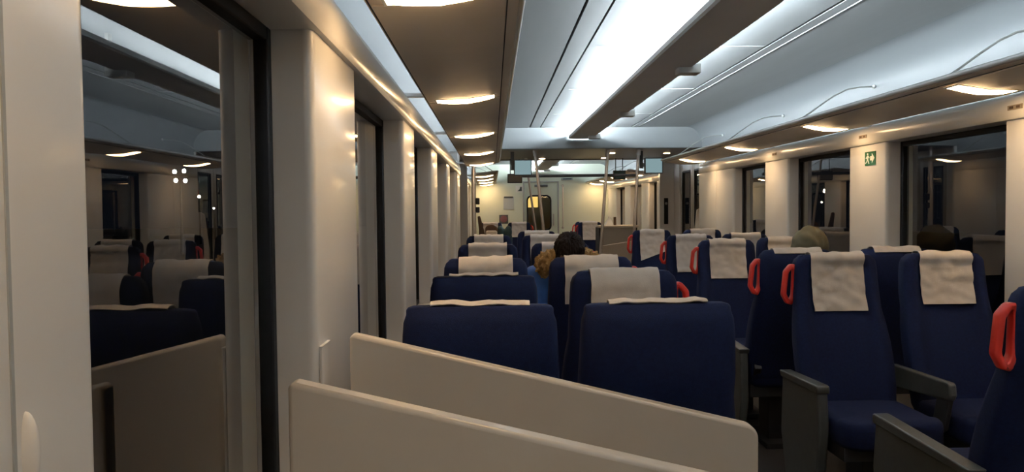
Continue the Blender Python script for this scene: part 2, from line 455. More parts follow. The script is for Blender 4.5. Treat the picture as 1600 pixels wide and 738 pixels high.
def reading_light(side, y, label, grp=None):
    X = lambda x: mirx(side, x)
    x0, x1 = -.252, .014
    t = thing('reading_light', label, 'reading light', (X((x0 + x1) / 2), y, under(-.12) - .02), grp)
    # convex diffuser, thicker in the middle
    n, m = 10, 6
    vs = []; fs = []
    for k in range(2):
        for i in range(n + 1):
            for j in range(m + 1):
                u, v = i / n, j / m
                x = x0 + (x1 - x0) * u; yy = y - .045 + .09 * v
                sag = .011 * (1 - (2 * u - 1) ** 4) * (1 - (2 * v - 1) ** 4) + .002
                vs.append((X(x), yy, under(x) - .0045 - (sag if k == 0 else 0)))
    W = m + 1; N = (n + 1) * W
    for i in range(n):
        for j in range(m):
            q = (i * W + j, i * W + j + 1, (i + 1) * W + j + 1, (i + 1) * W + j)
            fs.append(q); fs.append(tuple(N + a for a in reversed(q)))
    bd = [(i * W, (i + 1) * W) for i in range(n)] + [(n * W + j, n * W + j + 1) for j in range(m)] + [((i + 1) * W + m, i * W + m) for i in range(n)] + [(j + 1, j) for j in range(m)]
    for a, b in bd: fs.append((a, b, b + N, a + N))
    MB().add(vs, fs).build('diffuser', M_read, t, smooth=60)
    bz = MB(); e = .009
    for q in ((x0 - e, x0, y - .045 - e, y + .045 + e), (x1, x1 + e, y - .045 - e, y + .045 + e), (x0, -.12, y - .045 - e, y - .045), (x0, -.12, y + .045, y + .045 + e), (-.12, x1, y - .045 - e, y - .045), (-.12, x1, y + .045, y + .045 + e)):
        za, zb_ = under(q[0]), under(q[1])
        bz.add([(X(q[0]), q[2], za - .007), (X(q[1]), q[2], zb_ - .007), (X(q[1]), q[3], zb_ - .007), (X(q[0]), q[3], za - .007),
                (X(q[0]), q[2], za - .002), (X(q[1]), q[2], zb_ - .002), (X(q[1]), q[3], zb_ - .002), (X(q[0]), q[3], za - .002)],
               [(0, 1, 2, 3), (7, 6, 5, 4), (0, 4, 5, 1), (1, 5, 6, 2), (2, 6, 7, 3), (3, 7, 4, 0)])
    bz.build('bezel', M_edge, t)
    return t
LL = [.25, 1.86, 3.60, 5.32, 7.05, 8.75]
RL = [.25, 1.8, 3.41, 5.03, 6.75, 8.40]
L2 = [11.9, 13.3, 14.7, 16.15]
rack('left', 'brown-grey luggage rack along the left wall above the window seats', YB + .02, YF - .05, LL, [.1, 1.75, 3.33, 4.94, 6.5, 8.2])
rack('right', 'pale luggage rack with thin stays along the right wall over the windows', YB + .02, YF - .05, RL, [.1, 1.75, 3.33, 4.94, 6.5, 8.2])
rack('left', 'short luggage rack on the left before the far end wall', Y2A + .1, Y2B - .02, L2, [12.4, 14.2])
rack('right', 'short luggage rack on the right before the far end wall', Y2A + .1, Y2B - .02, L2, [12.4, 14.2])
ordn = ['first', 'second', 'third', 'fourth', 'fifth', 'sixth', 'seventh']
for i, y in enumerate(LL):
    if y < 1: lab = 'warm reading light under the left rack behind the viewpoint'
    else: lab = 'warm reading light under the left rack, %s counted from the top of the photo' % ordn[i - 1]
    reading_light('left', y, lab, 'reading lights under the left rack')
for i, y in enumerate(RL):
    if y < 3: lab = 'warm reading light under the right rack outside the photo'
    else: lab = 'warm reading light under the right rack, %s counted from the right edge' % ordn[i - 2]
    reading_light('right', y, lab, 'reading lights under the right rack')
for s_ in ('left', 'right'):
    for i, y in enumerate(L2):
        reading_light(s_, y, 'small warm reading light under the far %s rack, %s from the poles' % (s_, ordn[i]), 'reading lights of the far saloon')

# ------------------------------------------------------------------ seats
LEV = [  # z, half width, front y, thickness
    (.40, .215, -.165, .11), (.43, .226, -.165, .125), (.52, .233, -.152, .13), (.62, .238, -.125, .135), (.72, .236, -.094, .135), (.80, .228, -.066, .13),
    (.87, .216, -.042, .125), (.94, .215, -.020, .118), (1.0, .212, -.008, .112), (1.05, .210, -.001, .106), (1.085, .207, .004, .098), (1.105, .199, .010, .085), (1.117, .185, .018, .066)]
LEV = [(z, hw * .95, yf, th * .95) for z, hw, yf, th in LEV]
def lev(z):
    if z <= LEV[0][0]: return LEV[0]
    for a, b in zip(LEV, LEV[1:]):
        if z <= b[0]:
            t = (z - a[0]) / (b[0] - a[0]); return tuple(a[i] + (b[i] - a[i]) * t for i in range(4))
    return LEV[-1]
def recess(z, u):     # the flat middle sits back between the side bolsters
    d = .026 if z > .86 else .020
    if z < .5: d *= max(0, (z - .4) / .1)
    if z > 1.08: d *= max(0, (1.117 - z) / .037)
    u = abs(u)
    return d * (1 - min(1, max(0, (u - .58) / .22)) ** 2 * (3 - 2 * min(1, max(0, (u - .58) / .22)))) - .012 * max(0, (u - .9) / .1) * 0
def backrest_mesh(square=False):
    zs = []
    for a, b in zip(LEV, LEV[1:]):
        n = max(1, int((b[0] - a[0]) / .03)); zs += [a[0] + (b[0] - a[0]) * k / n for k in range(n)]
    zs.append(LEV[-1][0])
    N = 56; vs = []; fs = []
    for z in zs:
        _, hw, yf, th = lev(z)
        if square and z > .9: hw = max(hw, .196 if z < 1.1 else .190); yf -= .0
        for k in range(N):
            t = 2 * PI * k / N; c, s_ = math.cos(t), math.sin(t); e = 2 / 4.2
            x = hw * math.copysign(abs(c) ** e, c); y = th / 2 * math.copysign(abs(s_) ** e, s_)
            yy = yf + th / 2 + y
            if y < 0: yy += recess(z, x / hw) * min(1, -y / (th / 2) * 1.2)
            vs.append((x, yy, z))
    R = len(zs)
    for i in range(R - 1):
        for k in range(N):
            fs.append((i * N + k, i * N + (k + 1) % N, (i + 1) * N + (k + 1) % N, (i + 1) * N + k))
    # crown
    _, hw, yf, th = LEV[-1]; cy = yf + th / 2
    top = (R - 1) * N
    prev = top
    for sc, dz in ((.93, .006), (.75, .0095), (.4, .011)):
        b = len(vs)
        for k in range(N):
            x, y, z = vs[top + k]; vs.append((x * (1 - (1 - sc) * .35), cy + (y - cy) * sc, LEV[-1][0] + dz))
        for k in range(N): fs.append((prev + k, prev + (k + 1) % N, b + (k + 1) % N, b + k))
        prev = b
    fs.append(tuple(prev + k for k in range(N))); fs.append(tuple(N - 1 - k for k in range(N)))
    return MB().add(vs, fs).mesh('backrest', 50)
def cover_mesh(front, back, seed, skew=0.0, hw=.127, amp=.0052):
    """cloth over the top of the headrest; front/back: how far it hangs"""
    ztop = 1.129
    def path(f, b):
        P = []
        if b > .015:
            nb = max(3, int(b / .012))
            for k in range(nb + 1):
                z = ztop - b + (b - .018) * k / nb; _, _, yf, th = lev(z); P.append((yf + th + .004, z, (0, 1, 0)))
            P.append((.018 + .062 - .002, ztop - .006, (0, .7, .7))); P.append((.018 + .048, ztop + .002, (0, .2, 1)))
        else: P.append((.018 + .052, ztop - .004, (0, .3, 1))); P.append((.018 + .044, ztop + .002, (0, .2, 1)))
        P.append((.018 + .033, ztop + .003, (0, 0, 1))); P.append((.018 + .016, ztop + .002, (0, -.3, .95))); P.append((.018 + .0, ztop - .007, (0, -.8, .6)))
        nf = max(4, int(f / .012))
        for k in range(nf + 1):
            z = ztop - .02 - (f - .02) * k / nf; _, h, yf, th = lev(z); P.append((yf + recess(z, .0) * .92 - .006, z, (0, -1, 0)))
        return P
    nx = 22; cols = []
    for i in range(nx + 1):
        u = -1 + 2 * i / nx
        cols.append(path(front + skew * u, back if back < .03 else back + skew * .3 * u))
    L = min(len(c) for c in cols)
    m = max(len(c) for c in cols)
    vs = []; fs = []
    # resample every column to m points
    for i, c in enumerate(cols):
        u = -1 + 2 * i / nx
        for j in range(m):
            t = j * (len(c) - 1) / (m - 1); a = int(min(t, len(c) - 2)); w = t - a
            p = [c[a][q] * (1 - w) + c[a + 1][q] * w for q in (0, 1)]
            nrm = Vector(c[a][2]) * (1 - w) + Vector(c[a + 1][2]) * w
            x = u * hw
            n1 = noise.noise(Vector((x * 16 + seed * 7.3, p[1] * 22 + (3 if nrm.y > .5 else 0), seed))) + .6 * noise.noise(Vector((x * 34 + p[1] * 20, p[1] * 40, seed * 3.1)))
            dsp = amp * max(-.75, n1 * 1.5) + .0035
            q = Vector((x + .002 * noise.noise(Vector((p[1] * 18, seed, u))), p[0], p[1])) + nrm * dsp
            vs.append(q)
    for i in range(nx):
        for j in range(m - 1):
            fs.append((i * m + j, (i + 1) * m + j, (i + 1) * m + j + 1, i * m + j + 1))
    # thickness
    n0 = len(vs); me = MB().add(vs, fs)
    tmp = me.mesh('tmp', 0); ns = [v.normal.copy() for v in tmp.vertices]; bpy.data.meshes.remove(tmp)
    sgn = 1 if ns[(nx // 2) * m + m - 3].y < 0 else -1
    vs2 = [v + ns[k] * sgn * .0035 for k, v in enumerate(vs)]
    fo = [tuple(a + n0 for a in (q if sgn > 0 else reversed(q))) for q in fs]
    fi = [tuple(reversed(q)) if sgn > 0 else q for q in fs]
    bd = [j for j in range(m)] + [i * m + m - 1 for i in range(1, nx + 1)] + [nx * m + j for j in range(m - 2, -1, -1)] + [i * m for i in range(nx - 1, 0, -1)]
    fb = [(bd[k], bd[(k + 1) % len(bd)], bd[(k + 1) % len(bd)] + n0, bd[k] + n0) for k in range(len(bd))]
    return MB().add(vs + vs2, fo + fi + fb).mesh('headrest_cover', 60)
def cushion_mesh():
    vs = []; fs = []; N = 40
    prof = [(.355, .90), (.362, .97), (.38, 1.0), (.43, 1.0), (.452, .985), (.462, .94), (.466, .8), (.468, .4)]
    for z, sc in prof:
        for k in range(N):
            t = 2 * PI * k / N; c, s_ = math.cos(t), math.sin(t); e = 2 / 6
            x = .216 * math.copysign(abs(c) ** e, c) * sc; y = .255 * math.copysign(abs(s_) ** e, s_) * sc
            vs.append((x, -.31 + y, z + (.012 if y < -.15 and z > .4 else 0)))
    for i in range(len(prof) - 1):
        for k in range(N): fs.append((i * N + k, i * N + (k + 1) % N, (i + 1) * N + (k + 1) % N, (i + 1) * N + k))
    fs.append(tuple(N - 1 - k for k in range(N))); fs.append(tuple((len(prof) - 1) * N + k for k in range(N)))
    return MB().add(vs, fs).mesh('seat_cushion', 50)
def handle_mesh(s_):
    """elongated six-sided grab loop beside the headrest; s_: which side it sticks out to"""
    out = [(-.006, 1.082), (.030, 1.082), (.058, 1.050), (.070, .935), (.048, .893), (.020, .886), (.0, .93)]
    cx = sum(p[0] for p in out) / len(out); cz = sum(p[1] for p in out) / len(out)
    n = len(out)
    def inset(P, d):
        res = []
        for i in range(n):
            a, b, c = Vector(P[i - 1]), Vector(P[i]), Vector(P[(i + 1) % n])
            d1 = (b - a).normalized(); d2 = (c - b).normalized()
            n1 = Vector((d1.y, -d1.x)); n2 = Vector((d2.y, -d2.x))     # clockwise outline: inside is to the right
            m = (n1 + n2); m = m / m.length; res.append(tuple(b + m * d / max(.4, m.dot(n1))))
        return res
    inn = inset(out, .0215)
    X0 = .186
    f = lambda P: [(s_ * (X0 + x), z) for x, z in P]
    mb = MB(); ring_prism(mb, f(out), f(inn), 'y', .034, .068)
    if s_ < 0: pass
    me = mb.mesh('grab_handle', 0)
    import bmesh
    bm = bmesh.new(); bm.from_mesh(me); bmesh.ops.recalc_face_normals(bm, faces=bm.faces); bmesh.ops.bevel(bm, geom=[e for e in bm.edges], offset=.0065, segments=2, affect='EDGES', profile=.5)
    bm.to_mesh(me); bm.free(); me.shade_smooth(); me.set_sharp_from_angle(angle=math.radians(50))
    return me
def armpanel_mesh(s_, L=0.0):
    x0, x1 = s_ * .232, s_ * .276
    poly = [(-.02, .585), (L - .55, .60), (L - .565, .585), (L - .575, .50), (L - .585, .40), (L - .555, .22), (L - .47, .10), (-.06, .10), (.0, .30)]
    mb = MB().prism(poly, 'x', min(x0, x1), max(x0, x1)); return mb.mesh('armrest_panel', 30)
def armpad_mesh(s_, L=0.0):
    x0, x1 = s_ * .227, s_ * .284
    poly = [(.0, .585), (L - .555, .602), (L - .572, .60), (L - .575, .585), (L - .572, .565), (-.02, .556)]
    return MB().prism(poly, 'x', min(x0, x1), max(x0, x1)).mesh('armrest_pad', 30)
def midarm_mesh(s_):
    x0, x1 = s_ * .229, s_ * .262
    poly = [(.02, .60), (-.44, .612), (-.455, .605), (-.462, .56), (-.45, .535), (-.06, .50), (.0, .50)]
    return MB().prism(poly, 'x', min(x0, x1), max(x0, x1)).mesh('armrest', 30)
def midstrut_mesh(s_):
    x0, x1 = s_ * .234, s_ * .257
    poly = [(-.36, .545), (-.445, .54), (-.41, .40), (-.35, .36), (-.32, .40)]
    return MB().prism(poly, 'x', min(x0, x1), max(x0, x1)).mesh('armrest_strut', 30)
def pedestal_mesh():
    mb = MB(); mb.box(-.20, .20, -.50, -.08, .30, .37); mb.box(-.055, .055, -.36, -.20, .02, .31); mb.box(-.10, .10, -.46, -.10, 0, .03)
    mb.prism([(-.22, .36), (-.10, .36), (-.03, .47), (-.06, .52), (-.14, .44)], 'x', -.19, -.15).prism([(-.22, .36), (-.10, .36), (-.03, .47), (-.06, .52), (-.14, .44)], 'x', .15, .19)
    return mb.mesh('pedestal', 30)
CACHE = {}
def lower(me):
    for v in me.vertices:
        if v.co.z > .5: v.co.z = .5 + (v.co.z - .5) * (1 - .014 / .62)
    return me
def cached(key, fn):
    if key not in CACHE: CACHE[key] = fn()
    return CACHE[key]
def seat(x, y, facing, role, label, group, cover=(.265, .012), seed=0, skew=0, clean=False, square=False, handle=True, arm=True, short=0.0):
    """facing 'toward' looks back to the viewer's end, 'away' looks down the carriage; role: aisle or window; x decides which side the aisle is on"""
    away = facing == 'away'
    t = thing('train_seat', label, 'seat', (x, y + (.10 if away else 0), 0), group, PI if away else 0)
    aisle = 1 if x < CX else -1                       # world direction of the aisle
    s_ = -aisle if away else aisle
    def part(name, me, m, bevel=0, par=None):
        if not me.materials: me.materials.append(m)
        o = bpy.data.objects.new(name, me); COL.objects.link(o); o.parent = par or t
        if bevel:
            md = o.modifiers.new('edge', 'BEVEL'); md.width = bevel; md.segments = 3; md.limit_method = 'ANGLE'; md.angle_limit = math.radians(35)
        return o
    part('backrest', cached(('back', square), lambda: lower(backrest_mesh(True)) if square else backrest_mesh()), M_seat)
    part('seat_cushion', cached('cush', cushion_mesh), M_seat)
    part('pedestal', cached('ped', pedestal_mesh), M_ped, .004)
    if cover:
        cm = cover_mesh(cover[0], cover[1], seed, skew)
        o = part('headrest_cover', lower(cm) if square else cm, M_cloth2 if clean else M_cloth)
        o['label'] = 'white cloth' if clean else 'off-white cloth'
    if role == 'aisle':
        if handle: o = part('grab_handle', cached(('h', s_), lambda: handle_mesh(s_)), M_red); o['label'] = 'red plastic loop'
        a = part('armrest', cached(('ap', s_, short), lambda: armpanel_mesh(s_, short)), M_arm, .010); a['label'] = 'charcoal plastic'
        part('armrest_pad', cached(('apd', s_, short), lambda: armpad_mesh(s_, short)), M_arm, .006, a)
    elif arm:
        a = part('armrest', cached(('ma', s_), lambda: midarm_mesh(s_)), M_arm, .008)
        part('armrest_strut', cached(('ms', s_), lambda: midstrut_mesh(s_)), M_ped, .004, a)
    return t
XS, XA, XR, XW = -.035, .455, 1.64, 2.165
GL, GR = 'seats left of the aisle', 'seats right of the aisle'
seat(XS, 1.93, 'away', 'window', 'dark blue seat back directly behind the cream partition, beside the left wall', GL, (.20, .008), 1, square=True, arm=False)
seat(XA - .03, 1.93, 'away', 'aisle', 'dark blue seat back behind the cream partition, beside the aisle', GL, (.20, .008), 2, square=True, handle=False)
seat(XS, 2.80, 'away', 'window', 'second window seat along the left wall, plain blue back', GL, (.20, .008), 3, square=True)
seat(XA + .03, 2.80, 'away', 'aisle', 'seat with creased off-white cover just past the plain aisle seat back', GL, (.20, .22), 4)
seat(XS, 3.60, 'away', 'window', 'third window seat along the left wall with cream cover', GL, (.20, .20), 5)
seat(XA + .01, 3.60, 'away', 'aisle', 'seat with grey-white cover directly before the person in blue', GL, (.20, .22), 6)
seat(XS, 5.05, 'toward', 'window', 'fourth window seat along the left wall', GL, (.25, .02), 7)
seat(XA, 5.12, 'toward', 'aisle', 'seat the person in the blue coat sits on', GL, (.25, .02), 8, clean=True)
seat(XS, 6.7, 'toward', 'window', 'small fifth window seat along the left wall, topmost of its column', GL, (.25, .02), 9, clean=True)
seat(XA, 6.7, 'toward', 'aisle', 'seat with white cover behind the seat of the person in blue', GL, (.25, .02), 10, clean=True)
seat(XA, 7.9, 'toward', 'aisle', 'white covered aisle seat closest to the poles, left block', GL, (.25, .02), 11, clean=True)
seat(XR + .025, 2.08, 'away', 'aisle', 'seat at the right edge showing its side with a big red handle', GR, (.20, .008), 12)
seat(XR, 3.60, 'toward', 'aisle', 'large front-facing aisle seat with creased cover and grey armrest', GR, (.265, .02), 13, short=.15)
seat(XW, 3.60, 'toward', 'window', 'large front-facing window seat beside the widest dark window', GR, (.24, .02), 14)
seat(XR - .02, 4.02, 'away', 'aisle', 'seat back to back with the large aisle seat, its handle showing', GR, (.20, .02), 15)
seat(XW, 4.04, 'away', 'window', 'seat back to back with the large window seat, cover edge showing', GR, (.20, .02), 16)
seat(XR, 5.31, 'toward', 'aisle', 'front-facing aisle seat in the row of the green hood', GR, (.265, .02), 17)
seat(XW, 5.62, 'toward', 'window', 'window seat the person in the green hood sits on', GR, (.265, .02), 18)
seat(XR, 6.30, 'toward', 'aisle', 'aisle seat with white cover one row behind the green hood', GR, (.30, .02), 19, clean=True)
seat(XW, 6.50, 'toward', 'window', 'window seat with pale cover one row behind the green hood', GR, (.27, .02), 20, skew=.02)
seat(XR, 7.85, 'toward', 'aisle', 'aisle seat with a crooked white cover, next to the vestibule', GR, (.265, .02), 21, skew=-.045, clean=True)
seat(XW, 7.85, 'toward', 'window', 'window seat with white cover, next to the vestibule', GR, (.265, .02), 22, clean=True)
G2 = 'seats of the far saloon'
seat(XA, 13.2, 'toward', 'aisle', 'far seat with white cover left of the end door', G2, (.25, .02), 23, clean=True)
seat(XS, 13.2, 'toward', 'window', 'far seat by the left wall under the yellow glow', G2, (.25, .02), 24)
seat(XR, 12.9, 'toward', 'aisle', 'far seat with white cover and red handle right of the end door', G2, (.30, .02), 25, clean=True)
seat(XR, 13.36, 'away', 'aisle', 'far seat back to back behind the one right of the end door', G2, (.2, .02), 26)

# ------------------------------------------------------------------ cream partitions
def partition(y, label, x0=-.343, x1=.637, zl=1.075, slope=-.247, t=.044):
    zr = zl + slope * (x1 - x0); r = .035
    pts = [(x0, .05), (x0, zl - .012), (x0 + .004, zl - .003), (x0 + .012, zl - .003)]
    n = 8; ang = math.atan(slope)
    cx, cz = x1 - r, zl + slope * (x1 - r - x0) - r / math.cos(ang)
    for k in range(n + 1):
        a = PI / 2 + ang - (PI / 2 + ang) * k / n
        pts.append((cx + r * math.cos(a), cz + r * math.sin(a)))
    pts.append((x1, .05))
    th = thing('partition_panel', label, 'partition', ((x0 + x1) / 2, y + t / 2, 0))
    MB().prism(pts, 'y', y, y + t).build('panel', M_part, th, bevel=.012, seg=4)
    f = MB()
    for xx in (x0 + .10, x1 - .12): f.box(xx - .03, xx + .03, y + .004, y + t - .004, 0, .07)
    f.build('foot', M_dsteel, th, bevel=.004)
    return th
partition(1.27, 'cream sloping partition panel closest to the camera', zl=1.078)
partition(1.82, 'cream sloping partition panel right before the first seat backs', zl=1.069)

# wall fittings on the left
t = thing('wall_box', 'slim cream box on the left pier behind the front partition', 'wall box', (-.380, 1.757, .70))
MB().prism(rpoly(-.3895, -.383, 1.715, 1.80, .003, ('lr', 'ur')), 'z', .70, 1.055).build('box_body', M_wall, t)
MB().box(-.3895, -.382, 1.713, 1.802, 1.055, 1.058).build('box_lid', M_wall, t)
hk = MB().ell((-.390, .643, 1.162), (.011, .0070, .034), nu=20, nv=14).build('coat_hook', M_wall, smooth=80)
tag(hk, 'pale rounded hook on the pier at the left edge', 'hook'); recenter(hk)
struct(MB().box(-.392, -.3885, .624, .628, SILL, HEAD).build('trim_3', M_grey))

# ------------------------------------------------------------------ emergency exit sign on the right pier
SX = 2 * CX + .39
t = thing('exit_sticker', 'small green square sign with white arrow on the right pier', 'sign', (SX, 4.965, 1.62))
MB().box(SX - .004, SX + .002, 4.895, 5.035, 1.622, 1.712).build('plate', M_green, t)
def yzflat(polys, x, m, name, par):
    mb = MB()
    for P in polys: mb.prism(P, 'x', x - .0015, x)
    mb.build(name, m, par, smooth=0)
# seen from the aisle, the image's right is smaller Y
def sy(u): return 5.035 - .14 * u
def sz(v): return 1.622 + .09 * v
arrow = [(sy(.52), sz(.36)), (sy(.52), sz(.66)), (sy(.68), sz(.66)), (sy(.68), sz(.86)), (sy(.92), sz(.51)), (sy(.68), sz(.14)), (sy(.68), sz(.36))]
yzflat([arrow], SX - .004, M_white, 'arrow', t)
head = [(sy(.28 + .06 * math.cos(a * PI / 4)), sz(.82 + .09 * math.sin(a * PI / 4))) for a in range(8)]
yzflat([head,
        [(sy(.20), sz(.70)), (sy(.36), sz(.72)), (sy(.33), sz(.40)), (sy(.22), sz(.40))],
        [(sy(.36), sz(.70)), (sy(.46), sz(.56)), (sy(.43), sz(.52)), (sy(.34), sz(.62))],
        [(sy(.22), sz(.68)), (sy(.10), sz(.56)), (sy(.13), sz(.50)), (sy(.24), sz(.60))],
        [(sy(.26), sz(.42)), (sy(.33), sz(.42)), (sy(.44), sz(.14)), (sy(.37), sz(.12))],
        [(sy(.22), sz(.42)), (sy(.29), sz(.42)), (sy(.18), sz(.20)), (sy(.06), sz(.16)), (sy(.06), sz(.22)), (sy(.15), sz(.26))]], SX - .004, M_white, 'figure', t)
# small row plates on the fascia above the windows
for y, lab in ((3.55, 'small plate over the pier at the right edge of the photo'), (5.03, 'small plate just above the green arrow sign'), (6.62, 'small plate above the pier past the green arrow sign')):
    t = thing('row_plate', 'unreadable ' + lab, 'plate', (2.449, y, 1.80))
    MB().box(2.446, 2.452, y - .05, y + .05, 1.803, 1.825).build('plate', M_seatno, t)
    mk = MB().box(2.4445, 2.4462, y - .035, y - .012, 1.808, 1.820); mk.box(2.4445, 2.4462, y + .010, y + .036, 1.808, 1.820); mk.build('print', M_brown, t)

# ------------------------------------------------------------------ vestibule: poles, rails, screens, signs, spots
def pole(label, xt, xb, y, r=.019, zt=2.075):
    t = thing('grab_pole', label, 'grab pole', (xb, y, 0), 'grab poles of the vestibule')
    MB().tube([(xb, y, .0), (xt, y, zt)], r, 14).build('pole', M_steel, t)
    dx = (xt - xb) / zt
    MB().tube([(xt - dx * .07, y, zt - .07), (xt, y, zt)], r * 1.45, 14).build('ceiling_socket', M_edge, t)
    MB().tube([(xb, y, 0), (xb + dx * .05, y, .05)], r * 1.5, 14).build('floor_socket', M_edge, t)
    return t
pole('tilted steel pole in front of the end door window', .523, .735, 9.4)
pole('thinner tilted pole behind the one before the end door', .475, .74, 10.8, .016)
pole('tilted steel pole left of the dark green sign', 1.422, 1.262, 9.42)
pole('steel pole right of the dark green sign, beside the screen', 1.796, 1.68, 9.4)
t = thing('grab_pole', 'thick brownish post with black buttons before the left wall', 'grab pole', (-.225, 9.3, 0), 'grab poles of the vestibule')
MB().tube([(-.225, 9.3, 0), (-.225, 9.3, 2.075)], .027, 16).build('pole', M_steel, t)
b = MB().box(-.20, -.155, 9.265, 9.325, 1.42, 1.50).build('button_box', M_black, t, bevel=.008)
b = MB().box(-.20, -.155, 9.265, 9.325, 1.32, 1.39).build('button_box', M_black, t, bevel=.008)
t = thing('grab_rail', 'dark horizontal rail across the poles', 'grab rail', (1.05, 9.4, 1.75))
MB().tube([(.36, 9.462, 1.765), (1.80, 9.462, 1.765)], .018, 12).build('rail', M_dsteel, t)
for xx in (.561, 1.397, 1.774):
    MB().tube([(xx, 9.4415, 1.765), (xx, 9.462, 1.765)], .012).build('rail_clamp', M_dsteel, t)
def screen(label, x0, x1, z0, z1, y, bx):
    t = thing('information_screen', label, 'screen', ((x0 + x1) / 2, y, z0))
    MB().box(x0 - .012, x1 + .012, y, y + .06, z0 - .012, z1 + .012).build('housing', M_dsteel, t, bevel=.006)
    MB().box(x0, x1, y - .003, y + .002, z0, z1).build('display', M_screen, t)
    MB().box(bx - .022, bx + .022, y + .03, y + .045, z1 - .12, 2.078).box(min(bx, (x0 + x1) / 2), max(bx, (x0 + x1) / 2), y + .055, y + .045, z1 - .10, z1 - .05).build('ceiling_mount', M_dsteel, t)
screen('blank pale cyan screen hanging left of the end door', .285, .485, 1.79, 1.965, 9.6, .255)
screen('blank pale cyan screen hanging beside the right wall', 1.925, 2.13, 1.80, 1.975, 9.6, 1.875)
def signbox(label, x0, x1, z0, z1, y, m):
    t = thing('hanging_sign', label, 'sign', ((x0 + x1) / 2, y, z0))
    MB().box(x0, x1, y, y + .05, z0, z1).build('sign_box', M_dsteel, t, bevel=.005)
    MB().box(x0 + .012, x1 - .012, y - .003, y + .002, z0 + .012, z1 - .012).build('sign_face', m, t)
    st = MB().tube([(x0 + .04, y + .025, z1 - .01), (x0 + .04, y + .025, 2.08)], .006, 8).build('hanger_rod', M_dsteel, t)
    MB().tube([(x1 - .04, y + .025, z1 - .01), (x1 - .04, y + .025, 2.08)], .006, 8).build('hanger_rod', M_dsteel, t)
signbox('dark grey hanging sign box left of the end door', .22, .43, 1.735, 1.865, 11.02, M_grey)
signbox('dark green hanging sign between the two right poles', 1.735, 1.915, 1.77, 1.90, 11.0, M_dgreen)
for x, y, lab in ((.71, 10.9, 'above the end door'), (1.585, 10.85, 'above the dark green sign'), (1.545, 9.9, 'beside the right tilted pole'), (2.28, 10.0, 'above the right vestibule door'), (-.1, 10.2, 'on the left of the vestibule')):
    t = thing('ceiling_spot', 'small warm ceiling spot ' + lab, 'spot light', (x, y, 2.06), 'vestibule spots')
    MB().tube([(x, y, 2.07), (x, y, 2.0765)], [.055, .06], 18).build('bezel', M_edge, t)
    MB().tube([(x, y, 2.066), (x, y, 2.071)], .042, 16).build('lens', M_spot, t)
# right vestibule fittings
t = thing('alarm_box', 'pale wall box with a red button past the last right pier', 'alarm box', (2.66, 9.3, 1.45))
wx = 2.65
MB().box(wx - .05, wx, 9.36, 9.52, 1.50, 1.74).build('box_body', M_bulk, t, bevel=.008)
MB().ell((wx - .05, 9.44, 1.60), (.018, .04, .04), nu=14, nv=8).build('button', M_red, t)
t = thing('wall_label', 'small dark green sticker above the red alarm box', 'sign', (wx, 9.44, 1.88))
MB().box(wx - .004, wx, 9.39, 9.49, 1.88, 1.97).build('plate', M_dgreen, t)
MB().box(wx - .006, wx - .0035, 9.41, 9.47, 1.90, 1.95).build('print', M_ink, t)
sc = MB().prism([(2.52, .04), (2.50, .9), (2.55, 1.33), (2.60, 1.36), (2.64, 1.36), (2.64, .04)], 'y', 9.52, 9.55).build('draught_screen', M_part, bevel=.006)
tag(sc, 'tall cream draught screen beside the right vestibule door', 'screen panel'); recenter(sc)
t = thing('door_control', 'black push button plate on the light pillar of the vestibule', 'button plate', (2.53, Y2A - .06, 1.1))
MB().box(2.50, 2.56, Y2A - .066, Y2A - .05, 1.12, 1.50).build('plate', M_black, t, bevel=.005)
MB().ell((2.53, Y2A - .066, 1.42), (.02, .012, .02), nu=12, nv=8).build('button', M_grey, t)

# far saloon fittings
t = thing('notice_board', 'pale paper notice with a dark clip on the end wall', 'notice', (.35, Y2B, 1.36))
MB().box(.235, .455, Y2B - .008, Y2B, 1.35, 1.62).build('sheet', M_paper, t)
MB().box(.25, .44, Y2B - .022, Y2B - .002, 1.595, 1.63).build('mounting_clip', M_dsteel, t, bevel=.004)
t = thing('notice_sign', 'small dull red notice on the end wall below the paper', 'notice', (.235, Y2B, 1.10))
MB().box(.14, .33, Y2B - .006, Y2B, 1.05, 1.24).build('sheet', M_ink, t)
MB().tube([(.235, Y2B - .009, 1.15), (.235, Y2B - .005, 1.15)], .075, 20).build('emblem', M_pink, t)
t = thing('pictogram_sign', 'small square sign with a dark figure by the end door', 'sign', (.57, Y2B, 1.72))
MB().box(.50, .65, Y2B - .006, Y2B, 1.72, 1.86).build('plate', M_white, t)
MB().prism([(.53, 1.74), (.63, 1.74), (.63, 1.83), (.60, 1.84), (.58, 1.78)], 'y', Y2B - .009, Y2B - .005).build('figure', M_ink, t)
t = thing('grab_bar', 'vertical steel bar on the end wall right of the door', 'grab bar', (1.50, Y2B - .05, .95))
MB().tube([(1.50, Y2B, .95), (1.50, Y2B - .05, .97), (1.50, Y2B - .05, 1.83), (1.50, Y2B, 1.85)], .013, 10).build('bar', M_steel, t)
MB().tube([(1.50, Y2B - .004, .95), (1.50, Y2B, .95)], .03, 14).build('mount', M_steel, t); MB().tube([(1.50, Y2B - .004, 1.85), (1.50, Y2B, 1.85)], .03, 14).build('mount', M_steel, t)
t = thing('smoke_detector', 'flat grey box high on the end wall between the poles', 'detector', (1.6, Y2B, 1.95))
MB().box(1.47, 1.72, Y2B - .06, Y2B, 1.965, 2.02).build('housing', M_grey, t, bevel=.01); MB().box(1.50, 1.69, Y2B - .062, Y2B - .055, 1.98, 2.005).build('grille', M_ink, t)

